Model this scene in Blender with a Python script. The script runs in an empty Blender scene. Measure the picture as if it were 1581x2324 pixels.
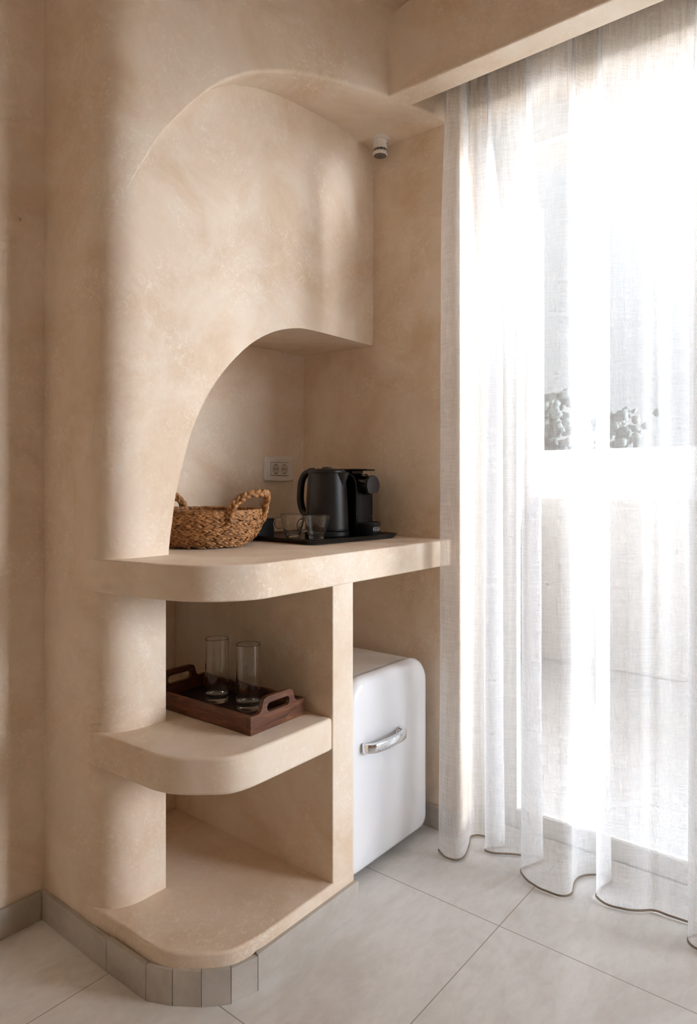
import bpy, bmesh, math, random
from mathutils import Vector, Matrix, noise as mnoise
random.seed(7)
PI = math.pi
COL = bpy.context.scene.collection
sc = bpy.context.scene

# ------------------------------------------------------------------ helpers
def obj(name, bm, mat, parent=None, smooth=False, angle=None, bevel=None, seg=2):
    me = bpy.data.meshes.new(name)
    bmesh.ops.recalc_face_normals(bm, faces=bm.faces[:])
    if smooth:
        for f in bm.faces: f.smooth = True
    bm.to_mesh(me); bm.free()
    o = bpy.data.objects.new(name, me); COL.objects.link(o)
    if mat is not None: me.materials.append(mat)
    if bevel:
        m = o.modifiers.new('bevel', 'BEVEL'); m.width = bevel; m.segments = seg
        m.limit_method = 'ANGLE'; m.angle_limit = math.radians(35)
        for p in me.polygons: p.use_smooth = True
        w = o.modifiers.new('wn', 'WEIGHTED_NORMAL'); w.keep_sharp = True
    elif angle is not None:
        me.set_sharp_from_angle(angle=math.radians(angle))
    if parent is not None: o.parent = parent
    return o

def thing(name, label, cat, loc=(0, 0, 0), rz=0, group=None):
    o = bpy.data.objects.new(name, None); COL.objects.link(o)
    o.empty_display_size = 0.05
    o.location = loc; o.rotation_euler = (0, 0, rz)
    o['label'] = label; o['category'] = cat
    if group: o['group'] = group
    return o

def struct(o, label=None):
    o['kind'] = 'structure'
    if label: o['label'] = label
    return o

def tag(o, label, cat, group=None):
    o['label'] = label; o['category'] = cat
    if group: o['group'] = group
    return o

def add_box(bm, x0, x1, y0, y1, z0, z1, M=None):
    vs = [bm.verts.new((x, y, z)) for x in (x0, x1) for y in (y0, y1) for z in (z0, z1)]
    if M is not None:
        for v in vs: v.co = M @ v.co
    for q in ((0, 1, 3, 2), (4, 6, 7, 5), (0, 4, 5, 1), (2, 3, 7, 6), (0, 2, 6, 4), (1, 5, 7, 3)):
        bm.faces.new([vs[i] for i in q])
    return vs

def box(*a, M=None):
    bm = bmesh.new(); add_box(bm, *a, M=M); return bm

def add_prism(bm, pts, z0, z1, axis='z'):
    """pts: 2-D outline; axis z -> (x,y), axis y -> (x,z), axis x -> (y,z)."""
    def P(p, h):
        if axis == 'z': return (p[0], p[1], h)
        if axis == 'y': return (p[0], h, p[1])
        return (h, p[0], p[1])
    a = [bm.verts.new(P(p, z0)) for p in pts]; b = [bm.verts.new(P(p, z1)) for p in pts]
    n = len(pts)
    bm.faces.new(a[::-1]); bm.faces.new(b)
    for i in range(n):
        bm.faces.new((a[i], a[(i + 1) % n], b[(i + 1) % n], b[i]))

def prism(pts, z0, z1, axis='z'):
    bm = bmesh.new(); add_prism(bm, pts, z0, z1, axis); return bm

def add_lathe(bm, prof, n=48, c=(0, 0), closed=False, M=None):
    rings = []
    for r, z in prof:
        if r < 1e-6:
            v = bm.verts.new((c[0], c[1], z))
            if M is not None: v.co = M @ v.co
            rings.append([v])
        else:
            ring = []
            for i in range(n):
                a = 2 * PI * i / n
                v = bm.verts.new((c[0] + r * math.cos(a), c[1] + r * math.sin(a), z))
                if M is not None: v.co = M @ v.co
                ring.append(v)
            rings.append(ring)
    pairs = list(zip(rings, rings[1:]))
    if closed: pairs.append((rings[-1], rings[0]))
    for A, B in pairs:
        if len(A) == 1 and len(B) == 1: continue
        for i in range(n):
            j = (i + 1) % n
            if len(A) == 1: bm.faces.new((A[0], B[i], B[j]))
            elif len(B) == 1: bm.faces.new((A[i], B[0], A[j]))
            else: bm.faces.new((A[i], B[i], B[j], A[j]))

def hold(prof, g=.0012):
    out = [prof[0]]
    for a, b in zip(prof, prof[1:]):
        d = math.hypot(b[0] - a[0], b[1] - a[1])
        if d > .006:
            for t in (g / d, 1 - g / d): out.append((a[0] + (b[0] - a[0]) * t, a[1] + (b[1] - a[1]) * t))
        out.append(b)
    return out

def lathe(prof, **k):
    prof = hold(prof)
    bm = bmesh.new(); add_lathe(bm, prof, **k); return bm

def add_tube(bm, pts, r, n=10, closed=False, flat=1.0, up=None, caps=True):
    """sweep; r number or list; flat squashes along the 'up' normal."""
    pts = [Vector(p) for p in pts]; m = len(pts); rings = []
    prev = None
    for i, p in enumerate(pts):
        if closed: t = pts[(i + 1) % m] - pts[i - 1]
        else: t = pts[min(i + 1, m - 1)] - pts[max(i - 1, 0)]
        t.normalize()
        if up is not None:
            nrm = Vector(up) - t * t.dot(Vector(up))
            if nrm.length < 1e-5: nrm = prev
        elif prev is None:
            a = Vector((0, 0, 1)) if abs(t.z) < .9 else Vector((1, 0, 0))
            nrm = a - t * t.dot(a)
        else:
            nrm = prev - t * t.dot(prev)
        nrm.normalize(); prev = nrm
        b = t.cross(nrm)
        rr = r[i] if isinstance(r, (list, tuple)) else r
        rings.append([bm.verts.new(p + nrm * (rr * flat * math.cos(2 * PI * k / n)) + b * (rr * math.sin(2 * PI * k / n))) for k in range(n)])
    rng = range(m) if closed else range(m - 1)
    for i in rng:
        A, B = rings[i], rings[(i + 1) % m]
        for k in range(n):
            bm.faces.new((A[k], A[(k + 1) % n], B[(k + 1) % n], B[k]))
    if not closed and caps:
        bm.faces.new(rings[0][::-1]); bm.faces.new(rings[-1])

def tube(*a, **k):
    bm = bmesh.new(); add_tube(bm, *a, **k); return bm

def catmull(pts, per=8, closed=False):
    P = [Vector(p) for p in pts]; n = len(P); out = []
    for i in range(n if closed else n - 1):
        if closed: p0, p1, p2, p3 = P[i - 1], P[i], P[(i + 1) % n], P[(i + 2) % n]
        else: p0, p1, p2, p3 = P[max(i - 1, 0)], P[i], P[i + 1], P[min(i + 2, n - 1)]
        for k in range(per):
            t = k / per
            out.append(0.5 * ((2 * p1) + (p2 - p0) * t + (2 * p0 - 5 * p1 + 4 * p2 - p3) * t * t + (3 * p1 - p0 - 3 * p2 + p3) * t ** 3))
    if not closed: out.append(P[-1])
    return out

def arc(cx, cy, r, a0, a1, n):
    return [(cx + r * math.cos(math.radians(a0 + (a1 - a0) * i / n)), cy + r * math.sin(math.radians(a0 + (a1 - a0) * i / n))) for i in range(n + 1)]

def rrect(x0, x1, y0, y1, r, n=6):
    p = []
    p += arc(x1 - r, y1 - r, r, 0, 90, n); p += arc(x0 + r, y1 - r, r, 90, 180, n)
    p += arc(x0 + r, y0 + r, r, 180, 270, n); p += arc(x1 - r, y0 + r, r, 270, 360, n)
    return p

def add_loft(bm, loops, cap0=True, cap1=True):
    R = [[bm.verts.new(p) for p in L] for L in loops]
    n = len(R[0])
    for A, B in zip(R, R[1:]):
        for i in range(n):
            bm.faces.new((A[i], A[(i + 1) % n], B[(i + 1) % n], B[i]))
    if cap0: bm.faces.new(R[0][::-1])
    if cap1: bm.faces.new(R[-1])

# ------------------------------------------------------------------ materials
def srgb(r, g, b):
    def f(c):
        c /= 255
        return c / 12.92 if c <= .04045 else ((c + .055) / 1.055) ** 2.4
    return (f(r), f(g), f(b), 1)

def newmat(name):
    m = bpy.data.materials.new(name); m.use_nodes = True
    nt = m.node_tree
    return m, nt, nt.nodes['Principled BSDF']

def simple(name, col, rough=.5, metal=0, spec=.5, coat=0, noise_amt=.0, noise_scale=40, bump=0):
    m, nt, b = newmat(name)
    b.inputs['Base Color'].default_value = col
    b.inputs['Roughness'].default_value = rough
    b.inputs['Metallic'].default_value = metal
    b.inputs['Specular IOR Level'].default_value = spec
    if coat:
        b.inputs['Coat Weight'].default_value = coat; b.inputs['Coat Roughness'].default_value = .04
    tc = nt.nodes.new('ShaderNodeTexCoord')
    nz = nt.nodes.new('ShaderNodeTexNoise'); nz.inputs['Scale'].default_value = noise_scale; nz.inputs['Detail'].default_value = 3
    nt.links.new(tc.outputs['Object'], nz.inputs['Vector'])
    if noise_amt:
        mx = nt.nodes.new('ShaderNodeMix'); mx.data_type = 'RGBA'
        mx.inputs['A'].default_value = tuple(c * (1 - noise_amt) for c in col[:3]) + (1,)
        mx.inputs['B'].default_value = tuple(min(1, c * (1 + noise_amt)) for c in col[:3]) + (1,)
        nt.links.new(nz.outputs['Fac'], mx.inputs['Factor'])
        nt.links.new(mx.outputs['Result'], b.inputs['Base Color'])
    if bump:
        bp = nt.nodes.new('ShaderNodeBump'); bp.inputs['Strength'].default_value = bump; bp.inputs['Distance'].default_value = .002
        nt.links.new(nz.outputs['Fac'], bp.inputs['Height']); nt.links.new(bp.outputs['Normal'], b.inputs['Normal'])
    return m

def ramp(nt, stops):
    r = nt.nodes.new('ShaderNodeValToRGB')
    e = r.color_ramp.elements
    while len(e) > 1: e.remove(e[-1])
    e[0].position = stops[0][0]; e[0].color = stops[0][1]
    for p, c in stops[1:]:
        k = e.new(p); k.color = c
    return r

def noise_node(nt, vec, scale, detail=4, rough=.55, dist=0):
    n = nt.nodes.new('ShaderNodeTexNoise')
    n.inputs['Scale'].default_value = scale; n.inputs['Detail'].default_value = detail
    n.inputs['Roughness'].default_value = rough; n.inputs['Distortion'].default_value = dist
    nt.links.new(vec, n.inputs['Vector']); return n

def plaster_mat(name, c_lo, c_mid, c_hi):
    m, nt, b = newmat(name); L = nt.links
    tc = nt.nodes.new('ShaderNodeTexCoord'); v = tc.outputs['Object']
    cloud = noise_node(nt, v, 3.6, 6, .66, .5)
    r1 = ramp(nt, [(.32, c_lo), (.52, c_mid), (.70, c_hi)])
    L.new(cloud.outputs['Fac'], r1.inputs['Fac'])
    # trowel flecks: short streaks, thin and paler
    fl = noise_node(nt, v, 85, 3, .6, 1.2)
    mask = noise_node(nt, v, 5.5, 4, .6, .3)
    mr = ramp(nt, [(.42, (0, 0, 0, 1)), (.62, (1, 1, 1, 1))]); L.new(mask.outputs['Fac'], mr.inputs['Fac'])
    fr = ramp(nt, [(.52, (0, 0, 0, 1)), (.63, (1, 1, 1, 1))]); L.new(fl.outputs['Fac'], fr.inputs['Fac'])
    mu = nt.nodes.new('ShaderNodeMath'); mu.operation = 'MULTIPLY'
    L.new(mr.outputs['Color'], mu.inputs[0]); L.new(fr.outputs['Color'], mu.inputs[1])
    mu2 = nt.nodes.new('ShaderNodeMath'); mu2.operation = 'MULTIPLY'; mu2.inputs[1].default_value = .5
    L.new(mu.outputs[0], mu2.inputs[0])
    mx = nt.nodes.new('ShaderNodeMix'); mx.data_type = 'RGBA'
    L.new(mu2.outputs[0], mx.inputs['Factor']); L.new(r1.outputs['Color'], mx.inputs['A'])
    mx.inputs['B'].default_value = srgb(249, 239, 224)
    L.new(mx.outputs['Result'], b.inputs['Base Color'])
    b.inputs['Roughness'].default_value = .82; b.inputs['Specular IOR Level'].default_value = .25
    fine = noise_node(nt, v, 55, 4, .6, .8)
    und = noise_node(nt, v, 9, 3, .5)
    ad = nt.nodes.new('ShaderNodeMath'); ad.operation = 'MULTIPLY_ADD'; ad.inputs[1].default_value = .25
    L.new(fine.outputs['Fac'], ad.inputs[0]); L.new(und.outputs['Fac'], ad.inputs[2])
    bp = nt.nodes.new('ShaderNodeBump'); bp.inputs['Strength'].default_value = .22; bp.inputs['Distance'].default_value = .008
    L.new(ad.outputs[0], bp.inputs['Height']); L.new(bp.outputs['Normal'], b.inputs['Normal'])
    return m

M_PLASTER = plaster_mat('plaster', srgb(221, 196, 168), srgb(233, 215, 194), srgb(240, 226, 209))

def stone_mat(name, ca, cb, cc, joints=None):
    m, nt, b = newmat(name); L = nt.links
    tc = nt.nodes.new('ShaderNodeTexCoord'); v = tc.outputs['Object']
    mp = nt.nodes.new('ShaderNodeMapping'); mp.inputs['Rotation'].default_value = (0, 0, .5); mp.inputs['Scale'].default_value = (1, 2.2, 1.6)
    L.new(v, mp.inputs['Vector'])
    n1 = noise_node(nt, mp.outputs['Vector'], 2.2, 7, .62, .9)
    r = ramp(nt, [(.33, ca), (.5, cb), (.68, cc)]); L.new(n1.outputs['Fac'], r.inputs['Fac'])
    n2 = noise_node(nt, mp.outputs['Vector'], 22, 4, .6, .6)
    r2 = ramp(nt, [(.3, (.93, .92, .91, 1)), (.6, (1, 1, 1, 1))]); L.new(n2.outputs['Fac'], r2.inputs['Fac'])
    mu = nt.nodes.new('ShaderNodeMix'); mu.data_type = 'RGBA'; mu.blend_type = 'MULTIPLY'; mu.inputs['Factor'].default_value = 1
    L.new(r.outputs['Color'], mu.inputs['A']); L.new(r2.outputs['Color'], mu.inputs['B'])
    out = mu.outputs['Result']; jf = None
    if joints:
        sx = nt.nodes.new('ShaderNodeSeparateXYZ'); L.new(v, sx.inputs[0])
        ds = []
        for ax, off, size in (('X', joints[0], joints[2]), ('Y', joints[1], joints[2])):
            a = nt.nodes.new('ShaderNodeMath'); a.operation = 'SUBTRACT'; L.new(sx.outputs[ax], a.inputs[0]); a.inputs[1].default_value = off
            p = nt.nodes.new('ShaderNodeMath'); p.operation = 'PINGPONG'; L.new(a.outputs[0], p.inputs[0]); p.inputs[1].default_value = size / 2
            # pingpong of |t|: zero at multiples of size
            ds.append(p.outputs[0])
        mn = nt.nodes.new('ShaderNodeMath'); mn.operation = 'MINIMUM'; L.new(ds[0], mn.inputs[0]); L.new(ds[1], mn.inputs[1])
        lt = nt.nodes.new('ShaderNodeMath'); lt.operation = 'LESS_THAN'; L.new(mn.outputs[0], lt.inputs[0]); lt.inputs[1].default_value = .0013
        j = nt.nodes.new('ShaderNodeMix'); j.data_type = 'RGBA'; L.new(lt.outputs[0], j.inputs['Factor']); L.new(out, j.inputs['A'])
        j.inputs['B'].default_value = srgb(172, 162, 150)
        out = j.outputs['Result']
    L.new(out, b.inputs['Base Color'])
    b.inputs['Roughness'].default_value = .48; b.inputs['Specular IOR Level'].default_value = .4
    bp = nt.nodes.new('ShaderNodeBump'); bp.inputs['Strength'].default_value = .12; bp.inputs['Distance'].default_value = .003
    L.new(n2.outputs['Fac'], bp.inputs['Height']); L.new(bp.outputs['Normal'], b.inputs['Normal'])
    return m

M_FLOOR = stone_mat('floor_tile', srgb(224, 220, 215), srgb(236, 234, 231), srgb(241, 240, 238), (1.625, .808, .634))
M_SKIRT = stone_mat('skirting_tile', srgb(176, 168, 158), srgb(192, 185, 176), srgb(205, 199, 191))

def curtain_mat():
    m = bpy.data.materials.new('linen_voile'); m.use_nodes = True
    nt = m.node_tree; L = nt.links; nt.nodes.clear()
    out = nt.nodes.new('ShaderNodeOutputMaterial')
    uv = nt.nodes.new('ShaderNodeUVMap'); uv.uv_map = 'UVMap'
    def stretch(sx, sy, scale, detail):
        mp = nt.nodes.new('ShaderNodeMapping'); mp.inputs['Scale'].default_value = (sx, sy, 1)
        L.new(uv.outputs['UV'], mp.inputs['Vector']); return noise_node(nt, mp.outputs['Vector'], scale, detail, .6)
    h = stretch(14, 330, 1, 3); w = stretch(330, 14, 1, 3); big = stretch(6, 3, 1, 3)
    a1 = nt.nodes.new('ShaderNodeMath'); a1.operation = 'ADD'; L.new(h.outputs['Fac'], a1.inputs[0]); L.new(w.outputs['Fac'], a1.inputs[1])
    mr = nt.nodes.new('ShaderNodeMapRange'); L.new(a1.outputs[0], mr.inputs['Value'])
    mr.inputs['From Min'].default_value = .7; mr.inputs['From Max'].default_value = 1.3
    mr.inputs['To Min'].default_value = .50; mr.inputs['To Max'].default_value = .22
    tr = nt.nodes.new('ShaderNodeBsdfTransparent'); tr.inputs['Color'].default_value = (1, .995, .985, 1)
    tl = nt.nodes.new('ShaderNodeBsdfTranslucent'); tl.inputs['Color'].default_value = (.92, .93, .94, 1)
    df = nt.nodes.new('ShaderNodeBsdfDiffuse'); df.inputs['Color'].default_value = (.87, .87, .88, 1)
    m1 = nt.nodes.new('ShaderNodeMixShader'); m1.inputs['Fac'].default_value = .80
    L.new(tl.outputs[0], m1.inputs[1]); L.new(df.outputs[0], m1.inputs[2])
    m2 = nt.nodes.new('ShaderNodeMixShader'); L.new(mr.outputs['Result'], m2.inputs['Fac'])
    L.new(m1.outputs[0], m2.inputs[1]); L.new(tr.outputs[0], m2.inputs[2])
    L.new(m2.outputs[0], out.inputs['Surface'])
    return m
M_CURTAIN = curtain_mat()
M_HEM = simple('hem_thread', srgb(150, 134, 118), .9, noise_amt=.15, noise_scale=300)

def thin_glass(name, tint=(.97, .98, .98, 1), k=1.0):
    m = bpy.data.materials.new(name); m.use_nodes = True
    nt = m.node_tree; L = nt.links; nt.nodes.clear()
    out = nt.nodes.new('ShaderNodeOutputMaterial')
    fr = nt.nodes.new('ShaderNodeFresnel'); fr.inputs['IOR'].default_value = 1.45
    ml = nt.nodes.new('ShaderNodeMath'); ml.operation = 'MULTIPLY'; ml.inputs[1].default_value = k; ml.use_clamp = True
    L.new(fr.outputs[0], ml.inputs[0])
    tr = nt.nodes.new('ShaderNodeBsdfTransparent'); tr.inputs['Color'].default_value = tint
    gl = nt.nodes.new('ShaderNodeBsdfGlossy'); gl.inputs['Roughness'].default_value = .01
    mx = nt.nodes.new('ShaderNodeMixShader')
    L.new(ml.outputs[0], mx.inputs['Fac']); L.new(tr.outputs[0], mx.inputs[1]); L.new(gl.outputs[0], mx.inputs[2])
    L.new(mx.outputs[0], out.inputs['Surface']); return m
M_PANE = thin_glass('window_glass', (.97, .985, .98, 1), .7)

def solid_glass():
    m, nt, b = newmat('drinking_glass')
    b.inputs['Base Color'].default_value = (.985, .99, .985, 1); b.inputs['Roughness'].default_value = .0
    b.inputs['Transmission Weight'].default_value = 1; b.inputs['IOR'].default_value = 1.47
    return m
M_GLASS = solid_glass()

def wood_mat():
    m, nt, b = newmat('walnut'); L = nt.links
    tc = nt.nodes.new('ShaderNodeTexCoord')
    mp = nt.nodes.new('ShaderNodeMapping'); mp.inputs['Scale'].default_value = (9, 9, 60)
    L.new(tc.outputs['Object'], mp.inputs['Vector'])
    n = noise_node(nt, mp.outputs['Vector'], 1.3, 5, .6, 1.2)
    r = ramp(nt, [(.3, srgb(66, 36, 20)), (.5, srgb(98, 58, 35)), (.72, srgb(130, 84, 54))]); L.new(n.outputs['Fac'], r.inputs['Fac'])
    L.new(r.outputs['Color'], b.inputs['Base Color']); b.inputs['Roughness'].default_value = .38
    return m
M_WOOD = wood_mat()
M_WOOD_DARK = simple('dark_tray_floor', srgb(36, 18, 12), .42, noise_amt=.2, noise_scale=30)

def seagrass_mat():
    m, nt, b = newmat('seagrass'); L = nt.links
    tc = nt.nodes.new('ShaderNodeTexCoord')
    n = noise_node(nt, tc.outputs['Object'], 70, 4, .6, .5)
    r = ramp(nt, [(.3, srgb(98, 59, 27)), (.5, srgb(152, 102, 55)), (.7, srgb(190, 141, 88))]); L.new(n.outputs['Fac'], r.inputs['Fac'])
    L.new(r.outputs['Color'], b.inputs['Base Color']); b.inputs['Roughness'].default_value = .6
    return m
M_GRASS = seagrass_mat()
M_BLACK = simple('matt_black_plastic', srgb(17, 16, 16), .42, noise_amt=.08, noise_scale=200)
M_KETTLE = simple('kettle_black', srgb(19, 18, 18), .36, noise_amt=.06, noise_scale=200)
M_GLOSS = simple('gloss_black', srgb(14, 13, 13), .12, coat=.6)
M_DISC = simple('dark_grey_disc', srgb(50, 50, 52), .34)
M_TRAYB = simple('tray_black', srgb(14, 13, 12), .25, noise_amt=.1, noise_scale=80)
M_WHITE_PL = simple('white_plastic', srgb(226, 220, 212), .3)
M_OUTLET = simple('outlet_plastic', srgb(228, 222, 214), .25)
M_HOLE = simple('socket_hole', srgb(22, 18, 16), .6)
M_STEEL = simple('contact_steel', srgb(120, 112, 104), .3, metal=1)
M_DET_GREY = simple('detector_grey', srgb(118, 110, 108), .5)
M_DET_BAND = simple('detector_band', srgb(112, 104, 92), .35)
M_FRIDGE = simple('fridge_enamel', srgb(244, 246, 250), .09, coat=.5)
M_FRIDGE_SIDE = simple('fridge_cabinet', srgb(226, 222, 218), .35)
M_CHROME = simple('chrome', (.86, .87, .89, 1), .05, metal=1)
M_LOGO = simple('logo_white', srgb(225, 225, 225), .4)
M_LIME = simple('lime_accent', srgb(150, 165, 60), .4)
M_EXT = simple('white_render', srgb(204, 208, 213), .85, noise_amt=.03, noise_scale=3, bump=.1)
M_EXT_FLOOR = simple('terrace_stone', srgb(192, 195, 199), .7, noise_amt=.04, noise_scale=4)
M_EXT_SIDE = simple('sandy_render', srgb(158, 150, 140), .85, noise_amt=.05, noise_scale=3, bump=.1)
M_EXT_ROOF = simple('darkened_soffit', srgb(112, 108, 104), .85, noise_amt=.05, noise_scale=3)  # base colour darkened so the overhang reads as shaded
M_ALU = simple('white_aluminium', srgb(225, 225, 222), .35)
M_TREE = simple('far_foliage', srgb(84, 90, 86), .9, noise_amt=.3, noise_scale=3)
M_TRUNK = simple('far_trunk', srgb(90, 78, 66), .9)

# ------------------------------------------------------------------ room shell
XW = 1.955      # inner face of the window wall
YL = 1.765      # face of the left wall
YF = 1.463      # front of column and hood
YB = 1.80       # back of the niches
CEIL = 3.0
RX0, RY0 = -2.9, -3.7

struct(obj('floor', box(RX0, 2.2, RY0, 2.0, -.1, 0), M_FLOOR))
struct(obj('ceiling', box(RX0 - .15, 2.2, RY0 - .15, 2.0, CEIL, CEIL + .12), M_PLASTER))
struct(obj('wall_left', box(RX0, .93, YL, 2.0, 0, CEIL), M_PLASTER))
struct(obj('wall_back', box(.93, 2.2, YB, 2.0, 0, CEIL), M_PLASTER))
struct(obj('wall_side', box(RX0 - .15, RX0, RY0, 2.0, 0, CEIL), M_PLASTER))
# wall behind the camera, with an opening for the added fill window
bm = bmesh.new()
V0, V1, VZ0, VZ1 = -1.25, -.95, 1.1, 2.2
add_box(bm, RX0, V0, RY0 - .15, RY0, 0, CEIL); add_box(bm, V1, 2.2, RY0 - .15, RY0, 0, CEIL)
add_box(bm, V0, V1, RY0 - .15, RY0, 0, VZ0); add_box(bm, V0, V1, RY0 - .15, RY0, VZ1, CEIL)
struct(obj('wall_front', bm, M_PLASTER))
# window wall with the opening for the glazed door
WY0, WY1, WZ = -1.6, 1.112, 2.345
bm = bmesh.new()
add_box(bm, XW, 2.2, WY1, YB, 0, CEIL)
add_box(bm, XW, 2.2, WY0, WY1, WZ, CEIL)
add_box(bm, XW, 2.2, RY0, WY0, 0, CEIL)
struct(obj('wall_right', bm, M_PLASTER))

# arch of the hood recess: height of the soffit along x
ARCH = [(.940, 1.800), (.960, 1.855), (.985, 1.915), (1.007, 1.956), (1.046, 2.025), (1.084, 2.078), (1.134, 2.142), (1.191, 2.201), (1.251, 2.245),
        (1.313, 2.277), (1.377, 2.300), (1.444, 2.316), (1.529, 2.328), (1.617, 2.335), (1.724, 2.340), (1.84, 2.338), (1.955, 2.332)]
def arch_z(x):
    P = ARCH
    if x <= P[0][0]: return P[0][1]
    for i in range(len(P) - 1):
        if x <= P[i + 1][0]:
            x0, z0 = P[i]; x1, z1 = P[i + 1]
            zm = P[i - 1] if i else P[i]; zp = P[min(i + 2, len(P) - 1)]
            m0 = (z1 - zm[1]) / (x1 - zm[0]) if i else (z1 - z0) / (x1 - x0)
            m1 = (zp[1] - z0) / (zp[0] - x0)
            h = x1 - x0; t = (x - x0) / h
            return (2*t**3-3*t*t+1)*z0 + (t**3-2*t*t+t)*h*m0 + (-2*t**3+3*t*t)*z1 + (t**3-t*t)*h*m1
    return P[-1][1]
XS0 = .945                                  # where the slanted upper wall starts to swell from the column
def bump(x):
    d = x - XS0
    return 0 if d <= 0 else .3295 * (d * d / .28 if d < .14 else d - .07)
SCURVE = [(1.078, .964), (1.083, 1.01), (1.090, 1.053), (1.096, 1.095), (1.104, 1.133), (1.125, 1.208), (1.154, 1.291), (1.199, 1.377), (1.253, 1.449),
          (1.318, 1.514), (1.386, 1.566), (1.468, 1.607), (1.555, 1.631), (1.62, 1.637), (1.72, 1.638), (XW, 1.638)]
low = [(p.x, p.y) for p in catmull([(x, z, 0) for x, z in SCURVE], 4)]

CORNER = []      # plan of the rounded column corner
for i in range(15):
    t = i / 14; a, b_, c_ = (.905, 1.585), (.907, 1.462), (1.012, YF)
    CORNER.append(((1-t)**2*a[0] + 2*t*(1-t)*b_[0] + t*t*c_[0], (1-t)**2*a[1] + 2*t*(1-t)*b_[1] + t*t*c_[1]))

def y_base(x):
    if x >= CORNER[-1][0]: return YF
    for a, b in zip(CORNER, CORNER[1:]):
        if b[0] >= x and b[0] > a[0]: return a[1] + (b[1] - a[1]) * (x - a[0]) / (b[0] - a[0])
    return YF
def y_up(x): return y_base(x) - bump(x)

bm = bmesh.new()
# column below and above: rounded corner, full height up to the ceiling
plan_low = [(.905, YB)] + CORNER + [(1.07, YF), (1.07, YB)]
add_prism(bm, plan_low, 0, .92, 'z')
plan_up = [(.905, YB)] + CORNER + [(1.0785, YF), (1.0785, YB)]
add_prism(bm, plan_up, .92, CEIL, 'z')
# hood: face at YF, arched underside, solid to the back wall
hood = [(1.0785, .964)] + low[1:] + [(XW, 2.36), (1.0785, 2.36)]
add_prism(bm, hood, YF, YB, 'y')
# upper wall: slanted face, with the soffit running back to the hood
NX, NZ = 90, 14
xs = [XS0 + (XW - XS0) * i / NX for i in range(NX + 1)]
front = []; soff = []
for x in xs:
    za = arch_z(x)
    r_ = 0.012
    yf = y_up(x)
    col = []
    for k in range(NZ + 1):
        z = za + r_ + (CEIL - za - r_) * k / NZ
        col.append(bm.verts.new((x, yf, z)))
    front.append(col)
    d = max(y_base(x) + .004 - yf, 0)
    rr = min(r_, d * .5)
    s = []
    for q in range(1, 5):
        a = q / 4 * PI / 2
        s.append(bm.verts.new((x, yf + rr * (1 - math.cos(a)), za + r_ - r_ * math.sin(a))))
    for k in range(1, 5):
        s.append(bm.verts.new((x, yf + rr + (d - rr) * k / 4, za)))
    soff.append(s)
for i in range(NX):
    for k in range(NZ):
        f = bm.faces.new((front[i][k], front[i+1][k], front[i+1][k+1], front[i][k+1])); f.smooth = True
    prevA, prevB = front[i][0], front[i+1][0]
    for k in range(8):
        f = bm.faces.new((prevA, soff[i][k], soff[i+1][k], prevB)); f.smooth = True
        prevA, prevB = soff[i][k], soff[i+1][k]
me = bpy.data.meshes.new('wall_niche')
bmesh.ops.recalc_face_normals(bm, faces=bm.faces[:])
for f in bm.faces: f.smooth = True
bm.to_mesh(me); bm.free()
me.set_sharp_from_angle(angle=math.radians(32))
me.materials.append(M_PLASTER)
o = bpy.data.objects.new('wall_niche', me); COL.objects.link(o); struct(o)

# pelmet beam in front of the curtain, top edge rising gently towards the room
bm = prism([(1.236, 2.344), (1.236, 2.592), (-.4, CEIL), (RY0, CEIL), (RY0, 2.345)], 1.724, 1.812, 'x')
struct(obj('trim_1', bm, M_PLASTER, bevel=.006))

# skirting tiles
struct(obj('baseboard_left', box(RX0, .893, YL - .010, YL, 0, .076), M_SKIRT, bevel=.001))
bm = bmesh.new(); add_box(bm, .893, .905, 1.452, YL - .010, 0, .076)
struct(obj('baseboard_niche', bm, M_SKIRT, bevel=.001))
kick = [(.893, 1.450), (.898, 1.302), (.926, 1.243), (.963, 1.190), (1.010, 1.146), (1.074, 1.128), (1.443, 1.128)]
inner = [(.905, 1.450), (.910, 1.306), (.936, 1.250), (.971, 1.199), (1.016, 1.156), (1.077, 1.139), (1.443, 1.139)]
bm = bmesh.new()
for i in range(6):
    a, b2 = Vector(kick[i]), Vector(kick[i + 1]); ia, ib = Vector(inner[i]), Vector(inner[i + 1])
    g = .0006 / (b2 - a).length
    q = [a.lerp(b2, g), a.lerp(b2, 1 - g), ia.lerp(ib, 1 - g), ia.lerp(ib, g)]
    add_prism(bm, [tuple(p) for p in q], 0, .079 if i < 5 else .083)
struct(obj('baseboard_front', bm, M_SKIRT, bevel=.0008))
bm = bmesh.new()
add_box(bm, XW - .011, XW, WY1, YB, 0, .076)
struct(obj('baseboard_right', bm, M_SKIRT, bevel=.001))

# ------------------------------------------------------------------ built-in shelving
shelv = thing('built_in_shelving', 'built-in plaster shelving with rounded shelf ends and a countertop beside the curtain', 'shelving')
def outline(front_pts, xr, xl_back):
    corner = [p for p in CORNER]
    return front_pts + corner + [(xl_back, YF), (xl_back, YB), (xr, YB)]
def smooth_front(pts, per=5):
    return [(p.x, p.y) for p in catmull([(a, b, 0) for a, b in pts], per)]
# countertop
cf = smooth_front([(1.12, 1.138), (1.085, 1.143), (1.045, 1.162), (1.0, 1.198), (.972, 1.238), (.950, 1.30), (.936, 1.38), (.921, 1.46), (.910, 1.53), (.9055, 1.57), (.911, 1.62), (.928, 1.67), (.95, 1.70)])
top_out = [(XW, 1.140), (1.437, 1.139), (1.25, 1.137)] + cf + [(1.06, 1.70), (1.06, YB - .002), (XW - .001, YB - .002)]
obj('countertop', prism(top_out, .881, .964), M_PLASTER, shelv, bevel=.007, seg=3)
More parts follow.
